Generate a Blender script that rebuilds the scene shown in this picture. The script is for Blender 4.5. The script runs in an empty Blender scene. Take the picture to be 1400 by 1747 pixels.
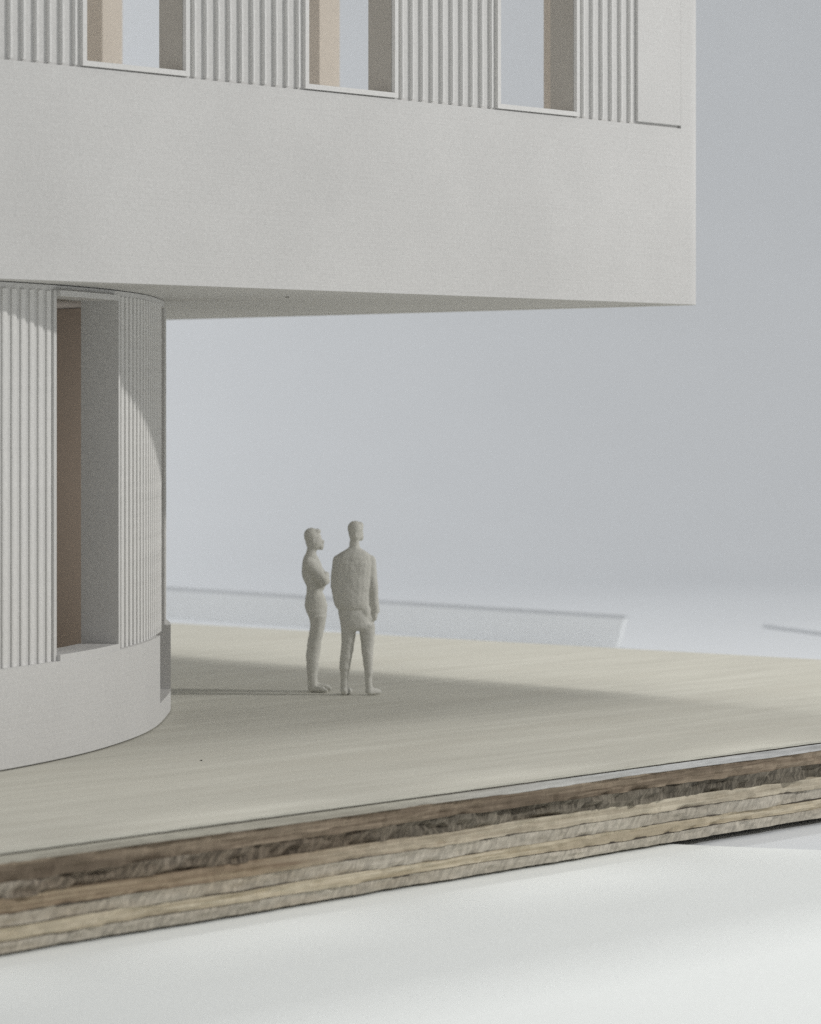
import bpy, bmesh, math, random
from mathutils import Vector, noise
random.seed(4)
C = bpy.context.scene.collection
scn = bpy.context.scene

# ------------------------------------------------------------------ camera
# units: metres at the scale of the little building; top of the plywood is z = 0
cam_d = bpy.data.cameras.new('camera')
cam = bpy.data.objects.new('camera', cam_d); C.objects.link(cam)
cam.location = (0, 0, 2.8); cam.rotation_euler = (math.radians(90), 0, 0)
cam_d.sensor_fit = 'VERTICAL'; cam_d.sensor_height = 36; cam_d.lens = 109.96
cam_d.shift_y = -0.1045
cam_d.clip_start = 0.5; cam_d.clip_end = 500
cam_d.dof.use_dof = True; cam_d.dof.focus_distance = 26.3; cam_d.dof.aperture_fstop = 1.15
scn.camera = cam

# ------------------------------------------------------------------ light
w = bpy.data.worlds.new('World'); scn.world = w; w.use_nodes = True
bg = w.node_tree.nodes['Background']
bg.inputs[0].default_value = (0.985, 0.987, 1.0, 1); bg.inputs[1].default_value = 0.355

def area(name, loc, target, sx, sy, watts, col=(1, 1, 1), xdir=None):
    l = bpy.data.lights.new(name, 'AREA'); l.shape = 'RECTANGLE'
    l.size = sx; l.size_y = sy; l.energy = watts; l.color = col
    o = bpy.data.objects.new(name, l); C.objects.link(o)
    loc = Vector(loc); z = (loc - Vector(target)).normalized()
    x = Vector(xdir) if xdir else Vector((0, 0, 1)).cross(z)
    x = (x - z * x.dot(z)).normalized(); y = z.cross(x)
    from mathutils import Matrix
    M = Matrix((x, y, z)).transposed().to_4x4(); M.translation = loc
    o.matrix_world = M
    return o
# low lamp far to the right, lights the fronts and throws the figures' shadows on to the stem
area('side_lamp', (44, 25.6, 25.0), (-2, 28, 1.5), 1.5, 1.5, 10200, (1.0, 0.98, 0.95))
# ceiling tube that runs across the line of the building's side wall
area('ceiling_tube', (5.3, 27.1, 34), (4.7, 27.7, 0), 12, .9, 2700, (1.0, 0.985, 0.95), xdir=(.7254, -.6884, 0))
# lamp high behind the building; the top of its front wall shades the near table
area('rear_lamp', (-6.5, 38.85, 34), (0, 24, 0), 7, 2.2, 3300, (1.0, 1.0, 0.98), xdir=(.6884, .7254, 0))

# soft fill added out of view to brighten the lower left of the backdrop
area('backdrop_fill', (-22, 58, 10), (-4, 76, 4), 10, 8, 1900, (1.0, 1.0, 1.0))

# fill light added inside the hollow stem to brighten what its window shows
area('stem_fill', (-4.3, 29.3, 1.9), (-3.0, 31.3, 1.9), .4, 3.2, 17, (1.0, 0.97, 0.93), xdir=(.93, .36, 0))

scn.view_settings.view_transform = 'Standard'; scn.view_settings.look = 'None'
scn.view_settings.exposure = 0; scn.view_settings.gamma = 1
scn.cycles.use_denoising = False; scn.cycles.sample_clamp_indirect = 2.0
scn.cycles.max_bounces = 8; scn.cycles.diffuse_bounces = 5

# ------------------------------------------------------------------ materials
def new_mat(name, rough=0.8):
    m = bpy.data.materials.new(name); m.use_nodes = True
    nt = m.node_tree; b = nt.nodes['Principled BSDF']
    b.inputs['Roughness'].default_value = rough
    b.inputs['Specular IOR Level'].default_value = 0.25
    return m, nt, b
def node(nt, t, **kw):
    n = nt.nodes.new(t)
    for k, v in kw.items():
        if k in n.inputs: n.inputs[k].default_value = v
        else: setattr(n, k, v)
    return n
def mapped(nt, scale, rot=(0, 0, 0)):
    tc = node(nt, 'ShaderNodeTexCoord'); mp = node(nt, 'ShaderNodeMapping')
    mp.inputs['Scale'].default_value = scale; mp.inputs['Rotation'].default_value = rot
    # rotate first, then scale along the rotated axes
    mp.vector_type = 'POINT'
    r = node(nt, 'ShaderNodeMapping'); r.inputs['Rotation'].default_value = rot
    mp.inputs['Rotation'].default_value = (0, 0, 0)
    nt.links.new(tc.outputs['Object'], r.inputs['Vector'])
    nt.links.new(r.outputs['Vector'], mp.inputs['Vector'])
    return mp.outputs['Vector']
def noise_tex(nt, vec, scale, detail=4, rough=0.6):
    n = node(nt, 'ShaderNodeTexNoise'); n.inputs['Scale'].default_value = scale
    n.inputs['Detail'].default_value = detail; n.inputs['Roughness'].default_value = rough
    nt.links.new(vec, n.inputs['Vector']); return n.outputs['Fac']
def ramp(nt, fac, stops):
    r = node(nt, 'ShaderNodeValToRGB'); e = r.color_ramp.elements
    while len(e) < len(stops): e.new(0.5)
    for i, (p, c) in enumerate(stops):
        e[i].position = p; e[i].color = (*c, 1)
    nt.links.new(fac, r.inputs['Fac']); return r.outputs['Color']
def mix(nt, a, b, fac, mode='MIX'):
    m = node(nt, 'ShaderNodeMix', data_type='RGBA', blend_type=mode)
    if isinstance(fac, float): m.inputs[0].default_value = fac
    else: nt.links.new(fac, m.inputs[0])
    for i, v in ((6, a), (7, b)):
        if isinstance(v, tuple): m.inputs[i].default_value = (*v, 1)
        else: nt.links.new(v, m.inputs[i])
    return m.outputs[2]
def bump(nt, bsdf, h, strength, dist):
    bp = node(nt, 'ShaderNodeBump'); bp.inputs['Strength'].default_value = strength
    bp.inputs['Distance'].default_value = dist
    nt.links.new(h, bp.inputs['Height']); nt.links.new(bp.outputs['Normal'], bsdf.inputs['Normal'])

def plaster(name, col, var=0.05, layer=True):
    m, nt, b = new_mat(name, 0.85)
    v = mapped(nt, (1, 1, 1))
    big = noise_tex(nt, v, 0.6, 3)
    fine = noise_tex(nt, v, 36, 3, 0.8)
    lo = tuple(c * (1 - var) for c in col); hi = tuple(min(1, c * (1 + var * .7)) for c in col)
    c1 = ramp(nt, big, [(0.3, lo), (0.7, hi)])
    c2 = ramp(nt, fine, [(0.3, (0.93,) * 3), (0.7, (1.05,) * 3)])
    out = mix(nt, c1, c2, 1.0, 'MULTIPLY')
    nt.links.new(out, b.inputs['Base Color'])
    # fine horizontal print layers and powder grain
    vl = mapped(nt, (0.6, 0.6, 60))
    lay = noise_tex(nt, vl, 1.0, 2)
    add = node(nt, 'ShaderNodeMath', operation='ADD')
    nt.links.new(lay, add.inputs[0]); nt.links.new(fine, add.inputs[1])
    bump(nt, b, add.outputs[0] if layer else fine, 0.24, 0.010)
    return m
WHITE = plaster('printed white', (0.650, 0.646, 0.634))
JAMB_SHADE = plaster('taupe jamb', (0.50, 0.475, 0.43))  # shade of the upper window reveals put into the colour
RIB_LIT = plaster('lit rib white', (0.74, 0.735, 0.72), 0.04)  # lighter than the walls: light caught by ribs and frames, in the colour
WARM = plaster('warm card', (0.67, 0.61, 0.535), 0.05)
CORE = plaster('brown card', (0.33, 0.285, 0.245), 0.05)
FIG = plaster('figure grey white', (0.62, 0.615, 0.57), 0.04, False)

U_ANG = math.atan2(.7254, .6884)     # the direction of the long front edge
def wood(name, a, b_, c=None, along=(0.35, 10, 14), fibre=None, rough=.85, bmp=0.4, dist=.02, drift=None):
    m, nt, b = new_mat(name, rough)
    v = mapped(nt, along, (0, 0, -U_ANG))
    n1 = noise_tex(nt, v, 1.6, 6, 0.65)
    v2 = mapped(nt, (along[0] * .6, along[1] * .3, along[2] * .3), (0, 0, -U_ANG))
    n2 = noise_tex(nt, v2, 1.1, 3)
    c1 = ramp(nt, n1, [(0.32, a), (0.66, b_)])
    if c: c1 = mix(nt, c1, c, ramp(nt, n2, [(0.52, (0, 0, 0)), (0.66, (1, 1, 1))]))
    if drift:
        # the veneer itself changes colour along the board: (colour, from, to) along the front edge
        tcd = node(nt, 'ShaderNodeTexCoord'); rd = node(nt, 'ShaderNodeMapping'); rd.inputs['Rotation'].default_value = (0, 0, -U_ANG)
        sx = node(nt, 'ShaderNodeSeparateXYZ'); mr = node(nt, 'ShaderNodeMapRange')
        nt.links.new(tcd.outputs['Object'], rd.inputs[0]); nt.links.new(rd.outputs[0], sx.inputs[0])
        ad = node(nt, 'ShaderNodeMath', operation='MULTIPLY_ADD'); ad.inputs[1].default_value = 3.5
        nt.links.new(n2, ad.inputs[0]); nt.links.new(sx.outputs[0], ad.inputs[2]); nt.links.new(ad.outputs[0], mr.inputs[0])
        mr.inputs[1].default_value = drift[2] + 1.75; mr.inputs[2].default_value = drift[3] + 1.75
        tint = ramp(nt, n1, [(0.32, drift[0]), (0.66, drift[1])])
        c1 = mix(nt, c1, tint, mr.outputs[0])
    h = n1
    if fibre:
        # end grain: short leaning fibres
        tc = node(nt, 'ShaderNodeTexCoord'); r = node(nt, 'ShaderNodeMapping')
        r.inputs['Rotation'].default_value = (0, 0, -U_ANG)
        r2 = node(nt, 'ShaderNodeMapping'); r2.inputs['Rotation'].default_value = (0, math.radians(-38), 0)
        r3 = node(nt, 'ShaderNodeMapping'); r3.inputs['Scale'].default_value = (26, 1, 5)
        nt.links.new(tc.outputs['Object'], r.inputs[0]); nt.links.new(r.outputs[0], r2.inputs[0]); nt.links.new(r2.outputs[0], r3.inputs[0])
        nf = noise_tex(nt, r3.outputs[0], 1.6, 4, .7)
        f = ramp(nt, nf, [(0.36, (fibre,) * 3), (0.6, (1.12,) * 3)])
        c1 = mix(nt, c1, f, 1.0, 'MULTIPLY'); h = nf
    nt.links.new(c1, b.inputs['Base Color'])
    bump(nt, b, h, bmp, dist)
    return m
TOP = wood('plywood face', (0.50, 0.487, 0.425), (0.585, 0.573, 0.505), (0.52, 0.505, 0.44), (0.30, 3, 3), bmp=.12, dist=.01)
PALE = wood('pale veneer edge', (0.34, 0.32, 0.27), (0.50, 0.48, 0.41), None, (0.6, 6, 22), drift=((0.42, 0.42, 0.41), (0.62, 0.625, 0.62), 15.5, 18.5))
BROWN = wood('brown long grain', (0.13, 0.095, 0.065), (0.38, 0.31, 0.23), (0.16, 0.125, 0.09), (0.5, 8, 26), dist=.03)
ENDG = wood('dark end grain', (0.17, 0.135, 0.10), (0.30, 0.25, 0.19), (0.56, 0.51, 0.43), (0.34, 2, 2), fibre=.5, bmp=.8, dist=.03, drift=((0.13, 0.115, 0.09), (0.27, 0.24, 0.19), 15.2, 16.2))
BRCR = wood('brown to cream grain', (0.19, 0.13, 0.085), (0.44, 0.36, 0.25), (0.30, 0.23, 0.16), (0.4, 7, 20), dist=.03, drift=((0.36, 0.31, 0.23), (0.64, 0.58, 0.46), 14.8, 17.2))
CREAM = wood('cream long grain', (0.36, 0.30, 0.20), (0.68, 0.61, 0.47), (0.44, 0.38, 0.28), (0.4, 7, 22))
GREY = wood('grey end grain', (0.40, 0.365, 0.30), (0.57, 0.53, 0.45), (0.46, 0.40, 0.31), (0.5, 4, 6), fibre=.76, bmp=.5)
GLUE = wood('glue line', (0.07, 0.06, 0.05), (0.14, 0.12, 0.10))
def sheet_mat(name, col, var, sc):
    m, nt, b = new_mat(name, 0.6)
    v = mapped(nt, (1, 1, 1)); n = noise_tex(nt, v, sc, 4); f = noise_tex(nt, v, 30, 2, .7)
    c1 = ramp(nt, n, [(0.35, tuple(c * (1 - var) for c in col)), (0.65, col)])
    c2 = mix(nt, c1, ramp(nt, f, [(.3, (.96,) * 3), (.7, (1.03,) * 3)]), 1.0, 'MULTIPLY')
    nt.links.new(c2, b.inputs['Base Color']); bump(nt, b, f, .15, .01); return m
PAPER = sheet_mat('white paper', (0.87, 0.90, 0.89), .02, .5)
TABLE = sheet_mat('white table', (0.70, 0.726, 0.752), .03, .15)
DROP = sheet_mat('pale backdrop', (0.76, 0.785, 0.80), .05, .04)
FOAM = sheet_mat('foam card', (0.87, 0.89, 0.90), .03, .4)
EDGE = sheet_mat('card grey edge', (0.66, 0.68, 0.70), .05, .8)  # greyer than the card face, for a thin strip along the edge
SPECK, _nt, _b = new_mat('dark speck'); _b.inputs['Base Color'].default_value = (0.03, 0.03, 0.03, 1)

# ------------------------------------------------------------------ helpers
def link_mesh(name, verts, faces, m, parent=None, smooth=False, bevel=0):
    me = bpy.data.meshes.new(name); me.from_pydata([tuple(v) for v in verts], [], faces)
    bm = bmesh.new(); bm.from_mesh(me); bmesh.ops.recalc_face_normals(bm, faces=bm.faces)
    if bevel:
        es = [e for e in bm.edges if len(e.link_faces) == 2 and e.calc_face_angle(0) > 0.6]
        bmesh.ops.bevel(bm, geom=es, offset=bevel, segments=2, profile=.5, affect='EDGES', clamp_overlap=True)
    if smooth:
        for f in bm.faces: f.smooth = True
    bm.to_mesh(me); bm.free()
    me.materials.append(m)
    o = bpy.data.objects.new(name, me); C.objects.link(o); o.parent = parent
    return o
def tag(o, label=None, cat=None, group=None, kind=None):
    for k, v in (('label', label), ('category', cat), ('group', group), ('kind', kind)):
        if v: o[k] = v
    return o
def empty(name, loc=(0, 0, 0)):
    o = bpy.data.objects.new(name, None); C.objects.link(o); o.location = loc
    o.empty_display_size = .2; return o
# front-wall frame: s along the front, q outwards, z up
P0 = Vector((-3.08, 23.5)); UU = Vector((.6884, .7254)).normalized(); NO = Vector((UU.y, -UU.x))
def W(s, q, z):
    p = P0 + UU * s + NO * q
    return (p.x, p.y, z)
def prism(name, pts_sq, z0, z1, m, parent, bevel=0):
    n = len(pts_sq)
    v = [W(s, q, z0) for s, q in pts_sq] + [W(s, q, z1) for s, q in pts_sq]
    f = [list(range(n)), list(range(n, 2 * n))] + [[i, (i + 1) % n, (i + 1) % n + n, i + n] for i in range(n)]
    return link_mesh(name, v, f, m, parent, bevel=bevel)
def wbox(name, s0, s1, q0, q1, z0, z1, m, parent, bevel=0):
    return prism(name, [(s0, q0), (s1, q0), (s1, q1), (s0, q1)], z0, z1, m, parent, bevel)
def join_boxes(name, boxes, m, parent):
    v, f = [], []
    for (s0, s1, q0, q1, z0, z1) in boxes:
        b = len(v)
        for z in (z0, z1):
            for s, q in ((s0, q0), (s1, q0), (s1, q1), (s0, q1)): v.append(W(s, q, z))
        for q in ([0, 1, 2, 3], [4, 5, 6, 7], [0, 1, 5, 4], [1, 2, 6, 5], [2, 3, 7, 6], [3, 0, 4, 7]):
            f.append([b + i for i in q])
    return link_mesh(name, v, f, m, parent)

# ------------------------------------------------------------------ setting: table, backdrop
TZ = -0.70
prof = [(-20, TZ), (62, TZ)] + [(62 + 16 * math.sin(a), TZ + 16 * (1 - math.cos(a))) for a in [math.radians(5 * i) for i in range(1, 19)]] + [(78, 70)]
v = []; f = []
for i, (y, z) in enumerate(prof):
    v += [(-60, y, z), (60, y, z)]
for i in range(len(prof) - 1): f.append([2 * i, 2 * i + 1, 2 * i + 3, 2 * i + 2])
NB = 1
table = link_mesh('table_top', [v[0], v[1], v[3], v[2]], [[0, 1, 2, 3]], TABLE); tag(table, kind='structure')
bd = link_mesh('backdrop', v[2:], [[2 * i, 2 * i + 1, 2 * i + 3, 2 * i + 2] for i in range(len(prof) - 2)], TABLE, smooth=True); tag(bd, kind='structure')

# white paper sheet under the front of the board; its far edge runs out to the right
PZ = TZ + 0.035
def sheet(name, pts, z0, z1, m, parent=None):
    n = len(pts); vv = [(x, y, z0) for x, y in pts] + [(x, y, z1) for x, y in pts]
    ff = [list(range(n)), list(range(n, 2 * n))] + [[i, (i + 1) % n, (i + 1) % n + n, i + n] for i in range(n)]
    return link_mesh(name, vv, ff, m, parent)
hp = 2.8 - PZ
def onplane(px, py, h):
    D = h * 5336 / (py - 691); return ((px - 700) / 5336 * D, D)
e1 = onplane(1143, 1440, hp); e2 = onplane(1285, 1446, hp); e3 = onplane(1500, 1454, hp)
ps = sheet('paper_sheet', [(-30, -5), (30, -5), (30, e3[1] - 8), e3, e2, e1, (e1[0] - 1.5, e1[1] + 2.5), (-30, 26)], TZ + .003, PZ, PAPER)
tag(ps, 'white paper sheet on the table under the front of the plywood base', 'paper sheet')

# ------------------------------------------------------------------ plywood base
FA = Vector((-2.575, 19.63)); FB = Vector((3.43, 26.12)); BA = Vector((-3.12, 40.2)); BB = Vector((4.52, 34.4))
fd = (FB - FA).normalized(); bdv = (BB - BA).normalized()
def isect(p, d, q, e):
    den = d.x * e.y - d.y * e.x; t = ((q.x - p.x) * e.y - (q.y - p.y) * e.x) / den
    return p + d * t
cornerR = isect(FA, fd, BA, bdv)
frontL = FA - fd * 14; backL = BA - bdv * 16
base = empty('plywood_base', (cornerR.x, cornerR.y, PZ))
tag(base, 'thick plywood board with rough layered edges carrying the white building and two figures', 'model base')
def ply(name, z0, z1, m, inset=0.0, jit=0.012, freq=1.2, seed=0, stepx=0.045):
    nf = Vector((fd.y, -fd.x))          # outward from the front edge
    L = (cornerR - frontL).length; n = int(L / stepx)
    rows = 4
    def wob(z, i_):
        zb = round(z, 2)
        if zb > -.05 or zb < -.63: return 0.0
        return noise.noise(Vector((i_ * stepx * .9, zb * 57.0, 3.3))) * .012 + noise.noise(Vector((i_ * stepx * 4.5, zb * 31.0, 8.1))) * .005
    vv, ff = [], []
    for r in range(rows):
        z = z0 + (z1 - z0) * r / (rows - 1)
        for i in range(n + 1):
            p = frontL + fd * (L * i / n)
            a = noise.noise(Vector((i * stepx * freq, seed * 7.3, 0))) * jit * 1.6
            a += noise.noise(Vector((i * stepx * 7, seed * 3.1 + 5, r * .9))) * jit * 1.1
            a += noise.noise(Vector((i * stepx * 17, seed * 1.7 + 2, r * 2.3))) * jit * .5
            q = p + nf * (a - inset)
            zz = z + (noise.noise(Vector((i * stepx * 1.1, seed * 2.7, 9))) * 0.006 if 0 < r < rows - 1 else 0)
            vv.append((q.x, q.y, zz + wob(z0, i) * (1 - r / (rows - 1)) + wob(z1, i) * r / (rows - 1)))
    for r in range(rows - 1):
        for i in range(n):
            a = r * (n + 1) + i; ff.append([a, a + 1, a + n + 2, a + n + 1])
    b0 = len(vv)
    for z in (z0, z1):
        for p in (cornerR - fd * .02 - nf * .05, backL, frontL - fd * .3 - nf * .05): vv.append((p.x, p.y, z))
    top = [(rows - 1) * (n + 1) + i for i in range(n + 1)] + [b0 + 3, b0 + 4, b0 + 5]
    bot = [i for i in range(n + 1)] + [b0, b0 + 1, b0 + 2]
    ff.append(top); ff.append(bot)
    er = [r * (n + 1) + n for r in range(rows)]; el = [r * (n + 1) for r in range(rows)]
    ff.append(er + [b0 + 3, b0]); ff.append([b0, b0 + 3, b0 + 4, b0 + 1]); ff.append([b0 + 1, b0 + 4, b0 + 5, b0 + 2]); ff.append(el + [b0 + 5, b0 + 2])
    o = link_mesh(name, vv, ff, m, None); o.parent = base
    o.matrix_parent_inverse = base.matrix_basis.inverted(); return o
bpy.context.view_layer.update()
ply('top_veneer', -0.018, 0, TOP, 0, .004, .6, 1)
ply('glue_line', -0.030, -0.018, GLUE, .02, .004, 1, 2)
ply('ply', -0.082, -0.030, PALE, .004, .008, .8, 3)
ply('ply', -0.196, -0.0822, BROWN, .02, .03, 1.6, 4)
ply('ply', -0.305, -0.1962, ENDG, .04, .05, 2.0, 5)
ply('ply', -0.395, -0.3052, BRCR, .01, .022, 1.4, 6)
ply('glue_line', -0.399, -0.395, GLUE, .02, .004, 1, 12)
ply('ply', -0.485, -0.399, GREY, .015, .02, 1.8, 7)
ply('glue_line', -0.490, -0.485, GLUE, .02, .006, 1, 13)
ply('ply', -0.568, -0.490, CREAM, .0, .022, 1.2, 8)
ply('glue_line', -0.574, -0.568, GLUE, .02, .006, 1, 14)
ply('ply', -0.645, -0.574, GREY, .01, .02, 1.5, 9)
def speck(x, y, z, r, parent=base):
    vv = [(x + r * math.cos(a), y + r * 1.5 * math.sin(a), z + .0) for a in [i * math.pi / 4 for i in range(8)]] + [(x, y, z + r * .8)]
    o = link_mesh('speck', vv, [[i, (i + 1) % 8, 8] for i in range(8)] + [list(range(8))], SPECK, parent)
    o.matrix_parent_inverse = parent.matrix_basis.inverted(); return o
g = onplane(343, 1298, 2.8); speck(g[0], g[1], .001, .011)

# ------------------------------------------------------------------ building, upper storey
bld = empty('building_model', (0, 0, 0))
tag(bld, 'white printed model building with ribbed storeys overhanging a curved stem', 'model building')
SZ, BZ, LZ, RZ = 3.75, 5.40, 8.3, 10.2     # soffit, top of band, window head, roof
R = .235; SE = 8.55; SW = -12.0; TE = 11.0
arc = [(SE - R + R * math.sin(a), -R + R * math.cos(a)) for a in [math.radians(9 * i) for i in range(0, 11)]]
prism('wall_band', [(SW, 0)] + arc + [(SE, -TE), (SE - .3, -TE), (SE - .3, -.3), (SW, -.3)], SZ, BZ, WHITE, bld)
wbox('soffit', SW + .01, SE - .302, -TE + .01, -.302, SZ + .003, SZ + .18, WHITE, bld)
prism('corner_post', [(7.50, -.03), (8.17, -.03), (8.17, 0)] + arc + [(SE, -.3), (7.50, -.3)], BZ, RZ, WHITE, bld)
wbox('pier_facing', 7.53, 8.168, -.03, .003, BZ + .026, RZ, WHITE, bld, .006)
wbox('rear_wall', SW, SE - .3, -TE, -TE + .3, BZ, RZ, WARM, bld)
wbox('end_wall', SW, SW + .3, -TE + .3, -.3, BZ, RZ, WARM, bld)
# side wall beyond the corner with three openings
side = [(1.78, 2.90), (3.80, 4.90), (7.27, 8.37)]
cuts = [(.30, 1.78), (2.90, 3.80), (4.90, 7.27), (8.37, TE)]
for a, b in cuts: wbox('side_wall', SE - .3, SE, -b, -a, BZ, RZ, WARM, bld)
for a, b in side: wbox('side_lintel', SE - .3, SE, -b, -a, LZ, RZ, WARM, bld)

wins = [(-6.33, -5.30), (-3.94, -2.91), (-1.545, -.515), (.845, 1.875), (3.25, 4.275), (5.626, 6.655)]
edges = [SW + .3] + [e for w_ in wins for e in w_] + [7.50]
FIN_W, FIN_D = .034, .032
REC = -.028
def fin_mesh(w_, d, h, teeth=True):
    # a printed rib: rounded nose, tiny unevenness along its height
    n = 60; prof_ = [(-w_ / 2, 0), (-w_ / 2, d * .75), (-w_ * .28, d), (w_ * .28, d), (w_ / 2, d * .75), (w_ / 2, 0)]
    vv, ff = [], []
    for i in range(n + 1):
        j = .0022 * noise.noise(Vector((i * 1.7, 3.1, h)))
        for (a, b) in prof_: vv.append((a + j, b + .002 * noise.noise(Vector((i * .9, a * 90, 2))) if b > 0 else b, h * i / n))
    k = len(prof_)
    for i in range(n):
        for c in range(k - 1): ff.append([i * k + c, i * k + c + 1, (i + 1) * k + c + 1, (i + 1) * k + c])
    ff.append(list(range(k))); ff.append([n * k + c for c in range(k)])
    me = bpy.data.meshes.new('slat'); me.from_pydata(vv, [], ff)
    bm = bmesh.new(); bm.from_mesh(me); bmesh.ops.recalc_face_normals(bm, faces=bm.faces); bm.to_mesh(me); bm.free()
    me.materials.append(RIB_LIT); return me
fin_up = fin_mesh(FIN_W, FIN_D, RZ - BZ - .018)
ang = math.atan2(UU.y, UU.x)
def place_fin(me, x, y, z, tang, parent):
    o = bpy.data.objects.new('slat', me); C.objects.link(o); o.parent = parent
    o.location = (x, y, z); o.rotation_euler = (0, 0, tang + math.pi)   # local +y = outwards
    return o
ridge_px = {7: [20, 44, 67, 91, 114], 9: [338, 357, 379, 401, 420, 441, 462, 482, 502],
            11: [690, 708.6, 727, 744.6, 762, 780, 797, 814, 831], 13: [998, 1012.6, 1028.6, 1043, 1058, 1075]}
FRW = .042
for i in range(0, len(edges) - 1, 2):
    a, b = edges[i], edges[i + 1]
    panel = wbox('wall_panel', a, b, -.3, REC, BZ, RZ, WHITE, bld)
    lo = a + (FRW if i > 0 else 0); hi = b - (FRW if i < 12 else -.03)
    if i == 12: hi = 7.50
    n = max(1, round((hi - lo) / .1305))
    for k in range(n):
        s = lo + (hi - lo) * (k + .5) / n
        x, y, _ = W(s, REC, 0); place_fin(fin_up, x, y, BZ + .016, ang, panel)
for a, b in wins:
    wbox('lintel', a, b, -.3, REC, LZ, RZ, WHITE, bld)
    d0, d1 = REC, .008
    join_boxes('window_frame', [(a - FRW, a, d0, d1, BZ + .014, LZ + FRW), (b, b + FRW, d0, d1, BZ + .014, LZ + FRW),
                                (a, b, d0, d1, BZ + .014, BZ + .055), (a, b, d0, d1, LZ, LZ + FRW)], RIB_LIT, bld)
    wbox('jamb_shade', b - .008, b + .001, -.302, REC - .004, BZ + .05, LZ, JAMB_SHADE, bld)  # thin lining added to darken the right-hand reveal
    wbox('window_sill', a, b, -.3, REC - .002, BZ, BZ + .046, WHITE, bld)

# ------------------------------------------------------------------ building, curved stem
ctrl = [(-9.4, 17.2), (-7.4, 19.3), (-5.4, 21.35), (-3.95, 22.87), (-3.45, 23.42), (-3.13, 23.86), (-2.77, 24.62), (-2.56, 25.2), (-2.40, 25.8), (-2.265, 26.5), (-2.20, 27.2),
        (-2.185, 28.0), (-2.205, 28.8), (-2.35, 29.7), (-2.75, 30.7), (-3.5, 31.6), (-4.6, 32.1), (-6.2, 32.0), (-9.0, 30.8)]
def catmull(pts, n=16):
    out = []
    P = [Vector(p) for p in pts]
    for i in range(1, len(P) - 2):
        for k in range(n):
            t = k / n
            out.append(.5 * ((2 * P[i]) + (-P[i - 1] + P[i + 1]) * t + (2 * P[i - 1] - 5 * P[i] + 4 * P[i + 1] - P[i + 2]) * t * t + (-P[i - 1] + 3 * P[i] - 3 * P[i + 1] + P[i + 2]) * t ** 3))
    return out
CU = catmull(ctrl)
for _ in range(30):
    CU = [CU[0]] + [(CU[i - 1] + CU[i] * 2 + CU[i + 1]) / 4 for i in range(1, len(CU) - 1)] + [CU[-1]]
ARC = [0]
for i in range(1, len(CU)): ARC.append(ARC[-1] + (CU[i] - CU[i - 1]).length)
def cpos(a, off=0.0):
    a = max(0, min(ARC[-1] - 1e-6, a))
    lo, hi = 0, len(ARC) - 1
    while hi - lo > 1:
        m_ = (lo + hi) // 2
        if ARC[m_] <= a: lo = m_
        else: hi = m_
    t = (a - ARC[lo]) / (ARC[hi] - ARC[lo])
    def tan(i):
        return (CU[min(i + 1, len(CU) - 1)] - CU[max(i - 1, 0)]).normalized()
    p = CU[lo].lerp(CU[hi], t); d = tan(lo).lerp(tan(hi), t).normalized()
    return p + Vector((d.y, -d.x)) * off, d
def a_at_px(px, off):
    best = None
    a = 0
    while a < ARC[-1]:
        p, _ = cpos(a, off); x = 700 + 5336 * p.x / p.y
        if x >= px: return a
        a += .005
    return a
def curved(name, a0, a1, o0, o1, z0, z1, m, parent, step=.06, lean=0):
    n = max(1, int((a1 - a0) / step)); vv, ff = [], []
    for i in range(n + 1):
        a = a0 + (a1 - a0) * i / n
        for (o, z) in ((o0, z0), (o1, z0), (o1, z1), (o0, z1)):
            aa = a + (lean * (1 - i / n) if z == z0 else 0)
            p, _ = cpos(aa, o); vv.append((p.x, p.y, z))
    for i in range(n):
        for k in range(4):
            ff.append([i * 4 + k, i * 4 + (k + 1) % 4, (i + 1) * 4 + (k + 1) % 4, (i + 1) * 4 + k])
    ff.append([0, 1, 2, 3]); ff.append([n * 4 + k for k in range(4)])
    return link_mesh(name, vv, ff, m, parent)
WO = -.06; PT = .78; ST = SZ - .004
aW0, aW1 = a_at_px(92, WO), a_at_px(191, WO)
def a_at_y(y):
    a = 0
    while cpos(a)[0].y < y: a += .01
    return a
aD0, aD1 = a_at_y(27.4), a_at_y(28.75)
aDW = a_at_px(272.5, WO)
AEND = ARC[-1] - .05
curved('plinth', 0, aD0, -.45, 0, 0.014, PT, WHITE, bld)
curved('foot', 0, AEND, -.43, -.03, 0.001, .0135, WHITE, bld)
curved('threshold', aD0, aD1, -.45, 0, 0.014, .19, WHITE, bld)
curved('plinth', aD1, AEND, -.45, 0, 0.014, PT, WHITE, bld)
WI = WO - .27; WH = 3.66
wl = curved('stem_wall', 0, aW0, WI, WO, PT, ST, WHITE, bld)
wr = curved('stem_wall', aW1, aDW, WI, WO, PT, ST, WHITE, bld)
wb = curved('stem_wall', aD1, AEND, WI, WO, PT, ST, WHITE, bld)
curved('lintel', aW0, aW1, WI, WO, WH, ST, WHITE, bld)
curved('door_lintel', aDW, aD1, WI, WO, WH + .03, ST, WHITE, bld)
curved('window_sill', aW0, aW1, WI, WO + .055, PT, PT + .05, WHITE, bld)
fr = .045
curved('window_frame', aW0 - fr, aW0, WO, WO + .022, PT + .0, WH + fr, WHITE, bld)
curved('window_frame', aW1, aW1 + fr, WO, WO + .055, PT + .0, WH + fr, WHITE, bld)
curved('window_frame', aW0, aW1, WO, WO + .055, WH, WH + fr, WHITE, bld)
fin_st = fin_mesh(.064, .019, ST - PT - .05)
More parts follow.
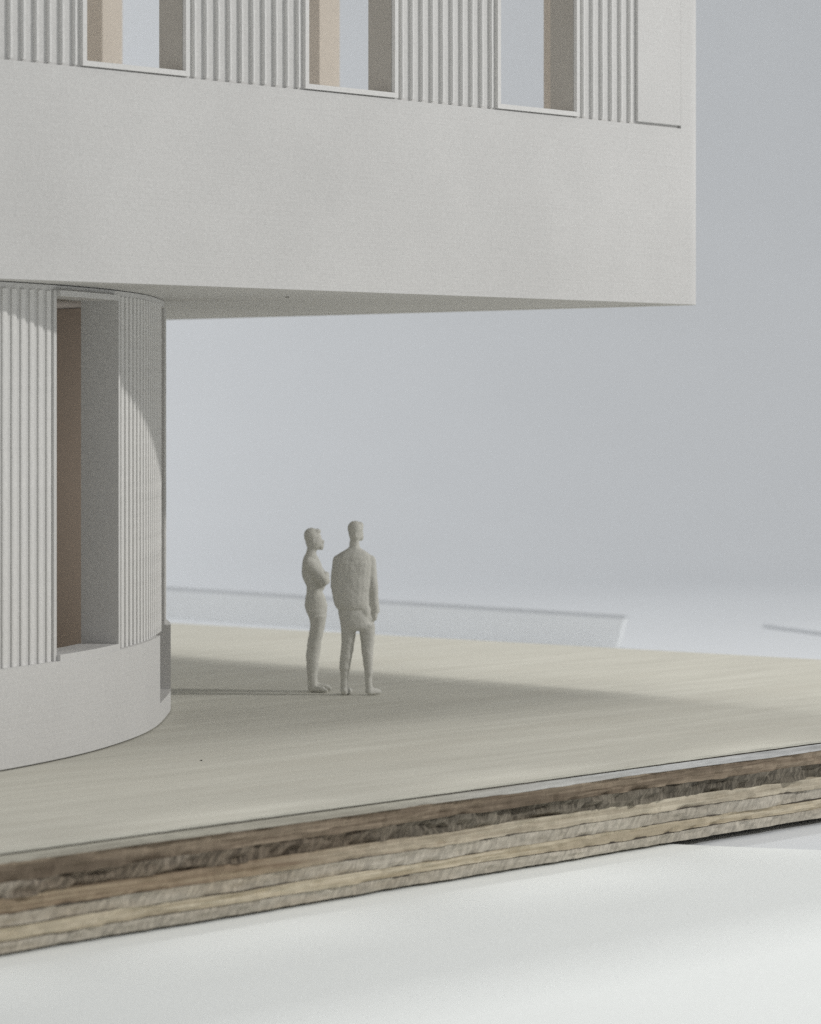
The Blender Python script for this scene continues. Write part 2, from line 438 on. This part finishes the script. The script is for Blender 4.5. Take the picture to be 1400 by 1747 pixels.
def fins(a0, a1, wall):
    n = max(1, round((a1 - a0) / .128))
    for k in range(n):
        a = a0 + (a1 - a0) * (k + .5) / n
        p, d = cpos(a, WO); place_fin(fin_st, p.x, p.y, PT + .0005, math.atan2(d.y, d.x), wall)
fins(aW0 - fr - .128 * 40, aW0 - fr, wl); fins(aW1 + fr, aDW - .02, wr); fins(aD1 + .04, aD1 + 2.6, wb)
# brown card core inside the stem
curved('inner_lining', aD1 + .02, AEND, -.475, -.453, 0.01, ST, CORE, bld)
vv = [(-4.5, 23.4, 0.01), (-4.4, 23.4, 0.01), (-4.4, 31.3, 0.01), (-4.5, 31.3, 0.01)]
vv += [(x, y, ST - .01) for x, y, _ in vv]
link_mesh('bounce_panel', vv, [[0, 1, 2, 3], [4, 5, 6, 7], [0, 1, 5, 4], [1, 2, 6, 5], [2, 3, 7, 6], [3, 0, 4, 7]], WARM, bld)  # unseen panel added to bounce door light on to the lining
for (px, py) in ((490, 507),):
    D = .95 * 5336 / (691 - py)
    speck((px - 700) / 5336 * D, D, SZ - .002, .02, bld).scale = (1, 1, -1) if False else (1, 1, 1)

# ------------------------------------------------------------------ cards lying behind the board
def card(px0, D0, px1, D1, z1, lean, label):
    x0, x1 = (px0 - 700) / 5336 * D0, (px1 - 700) / 5336 * D1
    th = .09
    root = empty('foam_card', ((x0 + x1) / 2, (D0 + D1) / 2, TZ))
    tag(root, label, 'foam card')
    d = Vector((x1 - x0, D1 - D0)).normalized(); n = Vector((-d.y, d.x)) * th
    if n.y < 0: n = -n
    e = 0.06
    def q(z0, z1, name, m):
        l0, l1 = lean * (z0 - TZ), lean * (z1 - TZ)
        vv = []
        for z, l in ((z0, l0), (z1, l1)):
            a = Vector((x0, D0)); b = Vector((x1, D1)) + d * l
            for p in (a, b, b + n, a + n): vv.append((p.x, p.y, z))
        o = link_mesh(name, vv, [[0, 1, 2, 3], [4, 5, 6, 7], [0, 1, 5, 4], [1, 2, 6, 5], [2, 3, 7, 6], [3, 0, 4, 7]], m, root)
        o.matrix_parent_inverse = root.matrix_basis.inverted()
    q(TZ + .002, z1 - e, 'panel', FOAM); q(z1 - e, z1, 'grey_edge', EDGE)
bpy.context.view_layer.update()
card(120, 53.4, 1050, 44.8, -.20, .35, 'long pale foam card standing behind the board, ending just right of the figures')
fs = empty('foam_sheet', (7.3, 49, TZ)); tag(fs, 'flat pale foam sheet lying on the table behind the board at the far right', 'foam sheet')
bpy.context.view_layer.update()
fl, fr_ = ((1302 - 700) / 5336 * 49.2, 49.2), ((1620 - 700) / 5336 * 44.2, 44.2)
for nm, d0, d1, m in (('panel', .03, 8.0, TABLE), ('grey_edge', 0, .029, EDGE)):
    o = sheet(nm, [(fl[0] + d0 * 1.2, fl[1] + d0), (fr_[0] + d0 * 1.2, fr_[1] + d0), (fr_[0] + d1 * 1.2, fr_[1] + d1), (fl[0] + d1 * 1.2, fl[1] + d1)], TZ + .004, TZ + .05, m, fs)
    o.matrix_parent_inverse = fs.matrix_basis.inverted()

# ------------------------------------------------------------------ figures
def loft(bm, rows, S, x0, z0, sup=2.3, n=20):
    """rows: (y_px, xl, xr, depth radius m, depth centre m); pixel units of the enlargement"""
    rings = []
    for (yp, xl, xr, dr, dc) in rows:
        cx = ((xl + xr) / 2 - x0) * S; rx = (xr - xl) / 2 * S; z = (z0 - yp) * S
        ring = []
        for k in range(n):
            a = 2 * math.pi * k / n; c, s = math.cos(a), math.sin(a)
            ring.append(bm.verts.new((cx + rx * math.copysign(abs(c) ** (2 / sup), c), dc + dr * math.copysign(abs(s) ** (2 / sup), s), z)))
        rings.append(ring)
    for a, b in zip(rings, rings[1:]):
        for k in range(n): bm.faces.new((a[k], a[(k + 1) % n], b[(k + 1) % n], b[k]))
    bm.faces.new(rings[0]); bm.faces.new(rings[-1])
def cap(bm, p, r0, q, r1, S, x0, z0, n=14):
    """tapered round-ended limb; p, q = (x_px, y_px, depth m)"""
    A = Vector(((p[0] - x0) * S, p[2], (z0 - p[1]) * S)); B = Vector(((q[0] - x0) * S, q[2], (z0 - q[1]) * S))
    d = (B - A).normalized() if (B - A).length > 1e-6 else Vector((0, 0, 1))
    u = d.orthogonal().normalized(); v_ = d.cross(u); rings = []
    sec = [(A, -math.sin(t) * r0, math.cos(t) * r0) for t in (1.3, .9, .45, 0)] + [(B, math.sin(t) * r1, math.cos(t) * r1) for t in (0, .45, .9, 1.3)]
    for (c, off, r) in sec:
        rings.append([bm.verts.new(c + d * off + (u * math.cos(2 * math.pi * k / n) + v_ * math.sin(2 * math.pi * k / n)) * r) for k in range(n)])
    for a, b in zip(rings, rings[1:]):
        for k in range(n): bm.faces.new((a[k], a[(k + 1) % n], b[(k + 1) % n], b[k]))
    bm.faces.new(rings[0]); bm.faces.new(rings[-1])
def ell(bm, c, r, S, x0, z0, rot=0.0):
    from mathutils import Matrix
    M = Matrix.Translation(((c[0] - x0) * S, c[2], (z0 - c[1]) * S)) @ Matrix.Rotation(rot, 4, 'Y') @ Matrix.Diagonal((*r, 1))
    bmesh.ops.create_uvsphere(bm, u_segments=18, v_segments=12, radius=1, matrix=M)
def finish_figure(name, bm, loc, label, vox=.0085):
    bmesh.ops.recalc_face_normals(bm, faces=bm.faces)
    me = bpy.data.meshes.new('tmp'); bm.to_mesh(me); bm.free()
    t = bpy.data.objects.new('tmp', me); C.objects.link(t)
    r = t.modifiers.new('r', 'REMESH'); r.mode = 'VOXEL'; r.voxel_size = vox
    s = t.modifiers.new('s', 'SMOOTH'); s.iterations = 3; s.factor = .5
    dg = bpy.context.evaluated_depsgraph_get(); dg.update()
    m2 = bpy.data.meshes.new_from_object(t.evaluated_get(dg))
    bpy.data.objects.remove(t)
    co = [v_.co.copy() for v_ in m2.vertices]; no = [v_.normal.copy() for v_ in m2.vertices]
    for i_, c_ in enumerate(co):   # soft creases and print unevenness
        if c_.z > .02: co[i_] = c_ + no[i_] * (noise.noise(c_ * 11) * .005 + noise.noise(c_ * 30) * .003)
    zmin = min(c_.z for c_ in co)
    m2.vertices.foreach_set('co', [t_ for c_ in co for t_ in (c_.x, c_.y, c_.z - zmin)]); m2.update()
    for p in m2.polygons: p.use_smooth = True
    m2.materials.clear(); m2.materials.append(FIG); m2.name = name
    o = bpy.data.objects.new(name, m2); C.objects.link(o); o.location = loc
    tag(o, label, 'figurine'); return o

# right-hand figure: seen from behind, turned a little to the right
S = 1 / (4.855 * 177.3); X0, Z0 = 612, 1585
bm = bmesh.new()
k = (S, X0, Z0)
ell(bm, (610, 243, 0), (.068, .086, .100), *k)
ell(bm, (612, 213, .0), (.076, .092, .074), *k, rot=-.15)         # hair
ell(bm, (655, 183, .01), (.030, .055, .030), *k)                   # quiff
ell(bm, (655, 285, .05), (.030, .035, .042), *k)                   # jaw
ell(bm, (670, 258, .035), (.012, .014, .022), *k)
ell(bm, (690, 900, -.02), (.058, .07, .085), *k)
ell(bm, (715, 965, .0), (.05, .06, .06), *k)                  # nose
ell(bm, (612, 262, -.082), (.012, .010, .026), *k)                 # ear
cap(bm, (606, 300, .0), .046, (604, 400, .0), .054, *k)
loft(bm, [(362, 572, 640, .05, 0), (385, 540, 670, .07, 0), (415, 485, 715, .09, 0), (445, 447, 748, .105, 0), (500, 430, 762, .122, 0), (600, 416, 752, .132, 0),
          (700, 413, 742, .134, 0), (790, 420, 735, .135, .0), (845, 438, 730, .132, 0), (872, 450, 726, .126, 0), (884, 464, 718, .112, 0)], *k)
loft(bm, [(850, 462, 712, .105, 0), (930, 470, 722, .112, 0), (1000, 484, 745, .112, 0), (1040, 490, 765, .105, 0), (1062, 500, 760, .09, 0)], *k)
cap(bm, (470, 480, .02), .056, (440, 690, .03), .046, *k)          # left upper arm
cap(bm, (440, 690, .03), .044, (520, 830, .13), .034, *k)
cap(bm, (732, 480, .0), .058, (762, 720, -.02), .047, *k)          # right arm
cap(bm, (762, 720, -.02), .045, (778, 900, .0), .036, *k)
loft(bm, [(800, 724, 806, .05, -.0), (860, 730, 812, .052, .01), (905, 745, 815, .045, .02), (915, 755, 808, .035, .02)], *k)  # cuff
ell(bm, (772, 942, .0), (.026, .040, .048), *k, rot=.15)          # palm
for j, (dx, L_) in enumerate(((-22, 62), (-9, 72), (5, 68), (18, 55))):
    cap(bm, (766 + dx * .8, 965, -.03 + j * .022), .0115, (752 + dx * .7 - 6, 965 + L_ * .55, -.02 + j * .022), .0105, *k)
cap(bm, (765, 925, -.015), .013, (745, 975, -.02), .011, *k)      # thumb
loft(bm, [(1010, 488, 622, .088, 0), (1080, 493, 616, .082, 0), (1150, 496, 606, .075, 0), (1250, 487, 590, .066, 0), (1330, 478, 575, .062, .0), (1372, 478, 568, .06, 0), (1398, 488, 556, .046, 0),
          (1430, 486, 556, .048, 0), (1460, 490, 550, .043, 0), (1520, 490, 548, .042, 0), (1575, 488, 552, .045, 0)], *k)
loft(bm, [(1010, 628, 778, .088, 0), (1080, 645, 774, .082, 0), (1150, 656, 768, .075, 0), (1250, 664, 758, .066, 0), (1340, 676, 757, .058, 0), (1385, 688, 752, .048, 0),
          (1415, 686, 758, .052, 0), (1450, 692, 750, .044, 0), (1520, 694, 752, .042, 0), (1570, 694, 756, .045, 0)], *k)
cap(bm, (518, 1562, -.02), .036, (548, 1568, .15), .026, *k)       # feet
cap(bm, (522, 1572, -.02), .03, (560, 1574, .12), .03, *k)
cap(bm, (722, 1560, -.01), .036, (800, 1570, .05), .024, *k)
cap(bm, (730, 1572, -.02), .03, (815, 1574, .04), .02, *k)
g1 = onplane(480 + 612 / 4.855, 1186, 2.8)
finish_figure('scale_figure', bm, (g1[0], g1[1], 0), 'taller pale figure seen from behind in a loose jacket, one arm hanging')

# left-hand figure: in profile, arms folded, facing the other
S = 1 / (4.855 * 174.7); X0, Z0 = 265, 1558
k = (S, X0, Z0); bm = bmesh.new()
ell(bm, (268, 315, 0), (.083, .074, .100), *k)
ell(bm, (248, 270, 0), (.078, .083, .075), *k, rot=-.1)            # hair
ell(bm, (292, 236, 0), (.042, .055, .024), *k)
ell(bm, (212, 288, 0), (.034, .06, .036), *k)
ell(bm, (325, 365, 0), (.030, .036, .034), *k)                     # chin
ell(bm, (346, 325, 0), (.013, .015, .024), *k, rot=.3)             # nose
ell(bm, (340, 352, 0), (.014, .022, .012), *k)                     # lips
ell(bm, (262, 318, -.075), (.014, .010, .028), *k)                 # ear
cap(bm, (252, 370, 0), .046, (242, 450, 0), .056, *k)
loft(bm, [(418, 205, 285, .06, 0), (440, 190, 300, .10, 0), (470, 178, 315, .15, 0), (510, 170, 332, .17, 0), (560, 168, 342, .165, 0), (620, 176, 340, .155, 0),
          (690, 205, 330, .135, 0), (740, 208, 340, .128, 0), (790, 198, 368, .14, 0), (850, 190, 378, .155, 0), (900, 204, 374, .16, 0), (945, 228, 368, .15, 0), (975, 238, 360, .13, 0)], *k)
for sgn, dx in ((-1, 0), (1, 6)):
    loft(bm, [(930, 228 + dx, 368 + dx, .082, sgn * .085), (1000, 240 + dx, 356 + dx, .078, sgn * .08), (1080, 232 + dx, 340 + dx, .07, sgn * .075), (1160, 214 + dx, 324 + dx, .063, sgn * .07), (1230, 205 + dx, 312 + dx, .058, sgn * .07),
              (1300, 205 + dx, 302 + dx, .055, sgn * .07), (1380, 211 + dx, 298 + dx, .05, sgn * .068), (1450, 217 + dx, 292 + dx, .045, sgn * .066), (1545, 222 + dx, 300 + dx, .042, sgn * .065)], *k)
cap(bm, (250, 1530, -.07), .036, (345, 1532, -.11), .026, *k)
cap(bm, (255, 1540, -.07), .03, (372, 1546, -.13), .02, *k)
cap(bm, (262, 1520, .07), .036, (372, 1528, .06), .026, *k)
cap(bm, (262, 1540, .07), .03, (398, 1543, .05), .02, *k)
cap(bm, (232, 492, -.15), .062, (350, 640, -.17), .05, *k)         # near upper arm
cap(bm, (350, 640, -.17), .048, (368, 605, .05), .036, *k)         # near forearm across the chest
cap(bm, (240, 492, .15), .060, (352, 640, .17), .048, *k)
cap(bm, (352, 645, .17), .046, (372, 645, -.04), .036, *k)
ell(bm, (362, 650, -.08), (.036, .045, .028), *k)
for j in range(4): cap(bm, (360, 632 + j * 15, -.09), .0105, (338, 630 + j * 15, -.165), .0095, *k)
ell(bm, (366, 595, .09), (.034, .045, .028), *k)
loft(bm, [(640, 225, 388, .12, 0), (700, 220, 360, .115, 0), (735, 222, 338, .11, 0)], *k)
g2 = onplane(480 + 265 / 4.855, 1180, 2.8)
finish_figure('scale_figure', bm, (g2[0], g2[1], 0), 'shorter pale figure in profile with folded arms, nearer the curved stem')
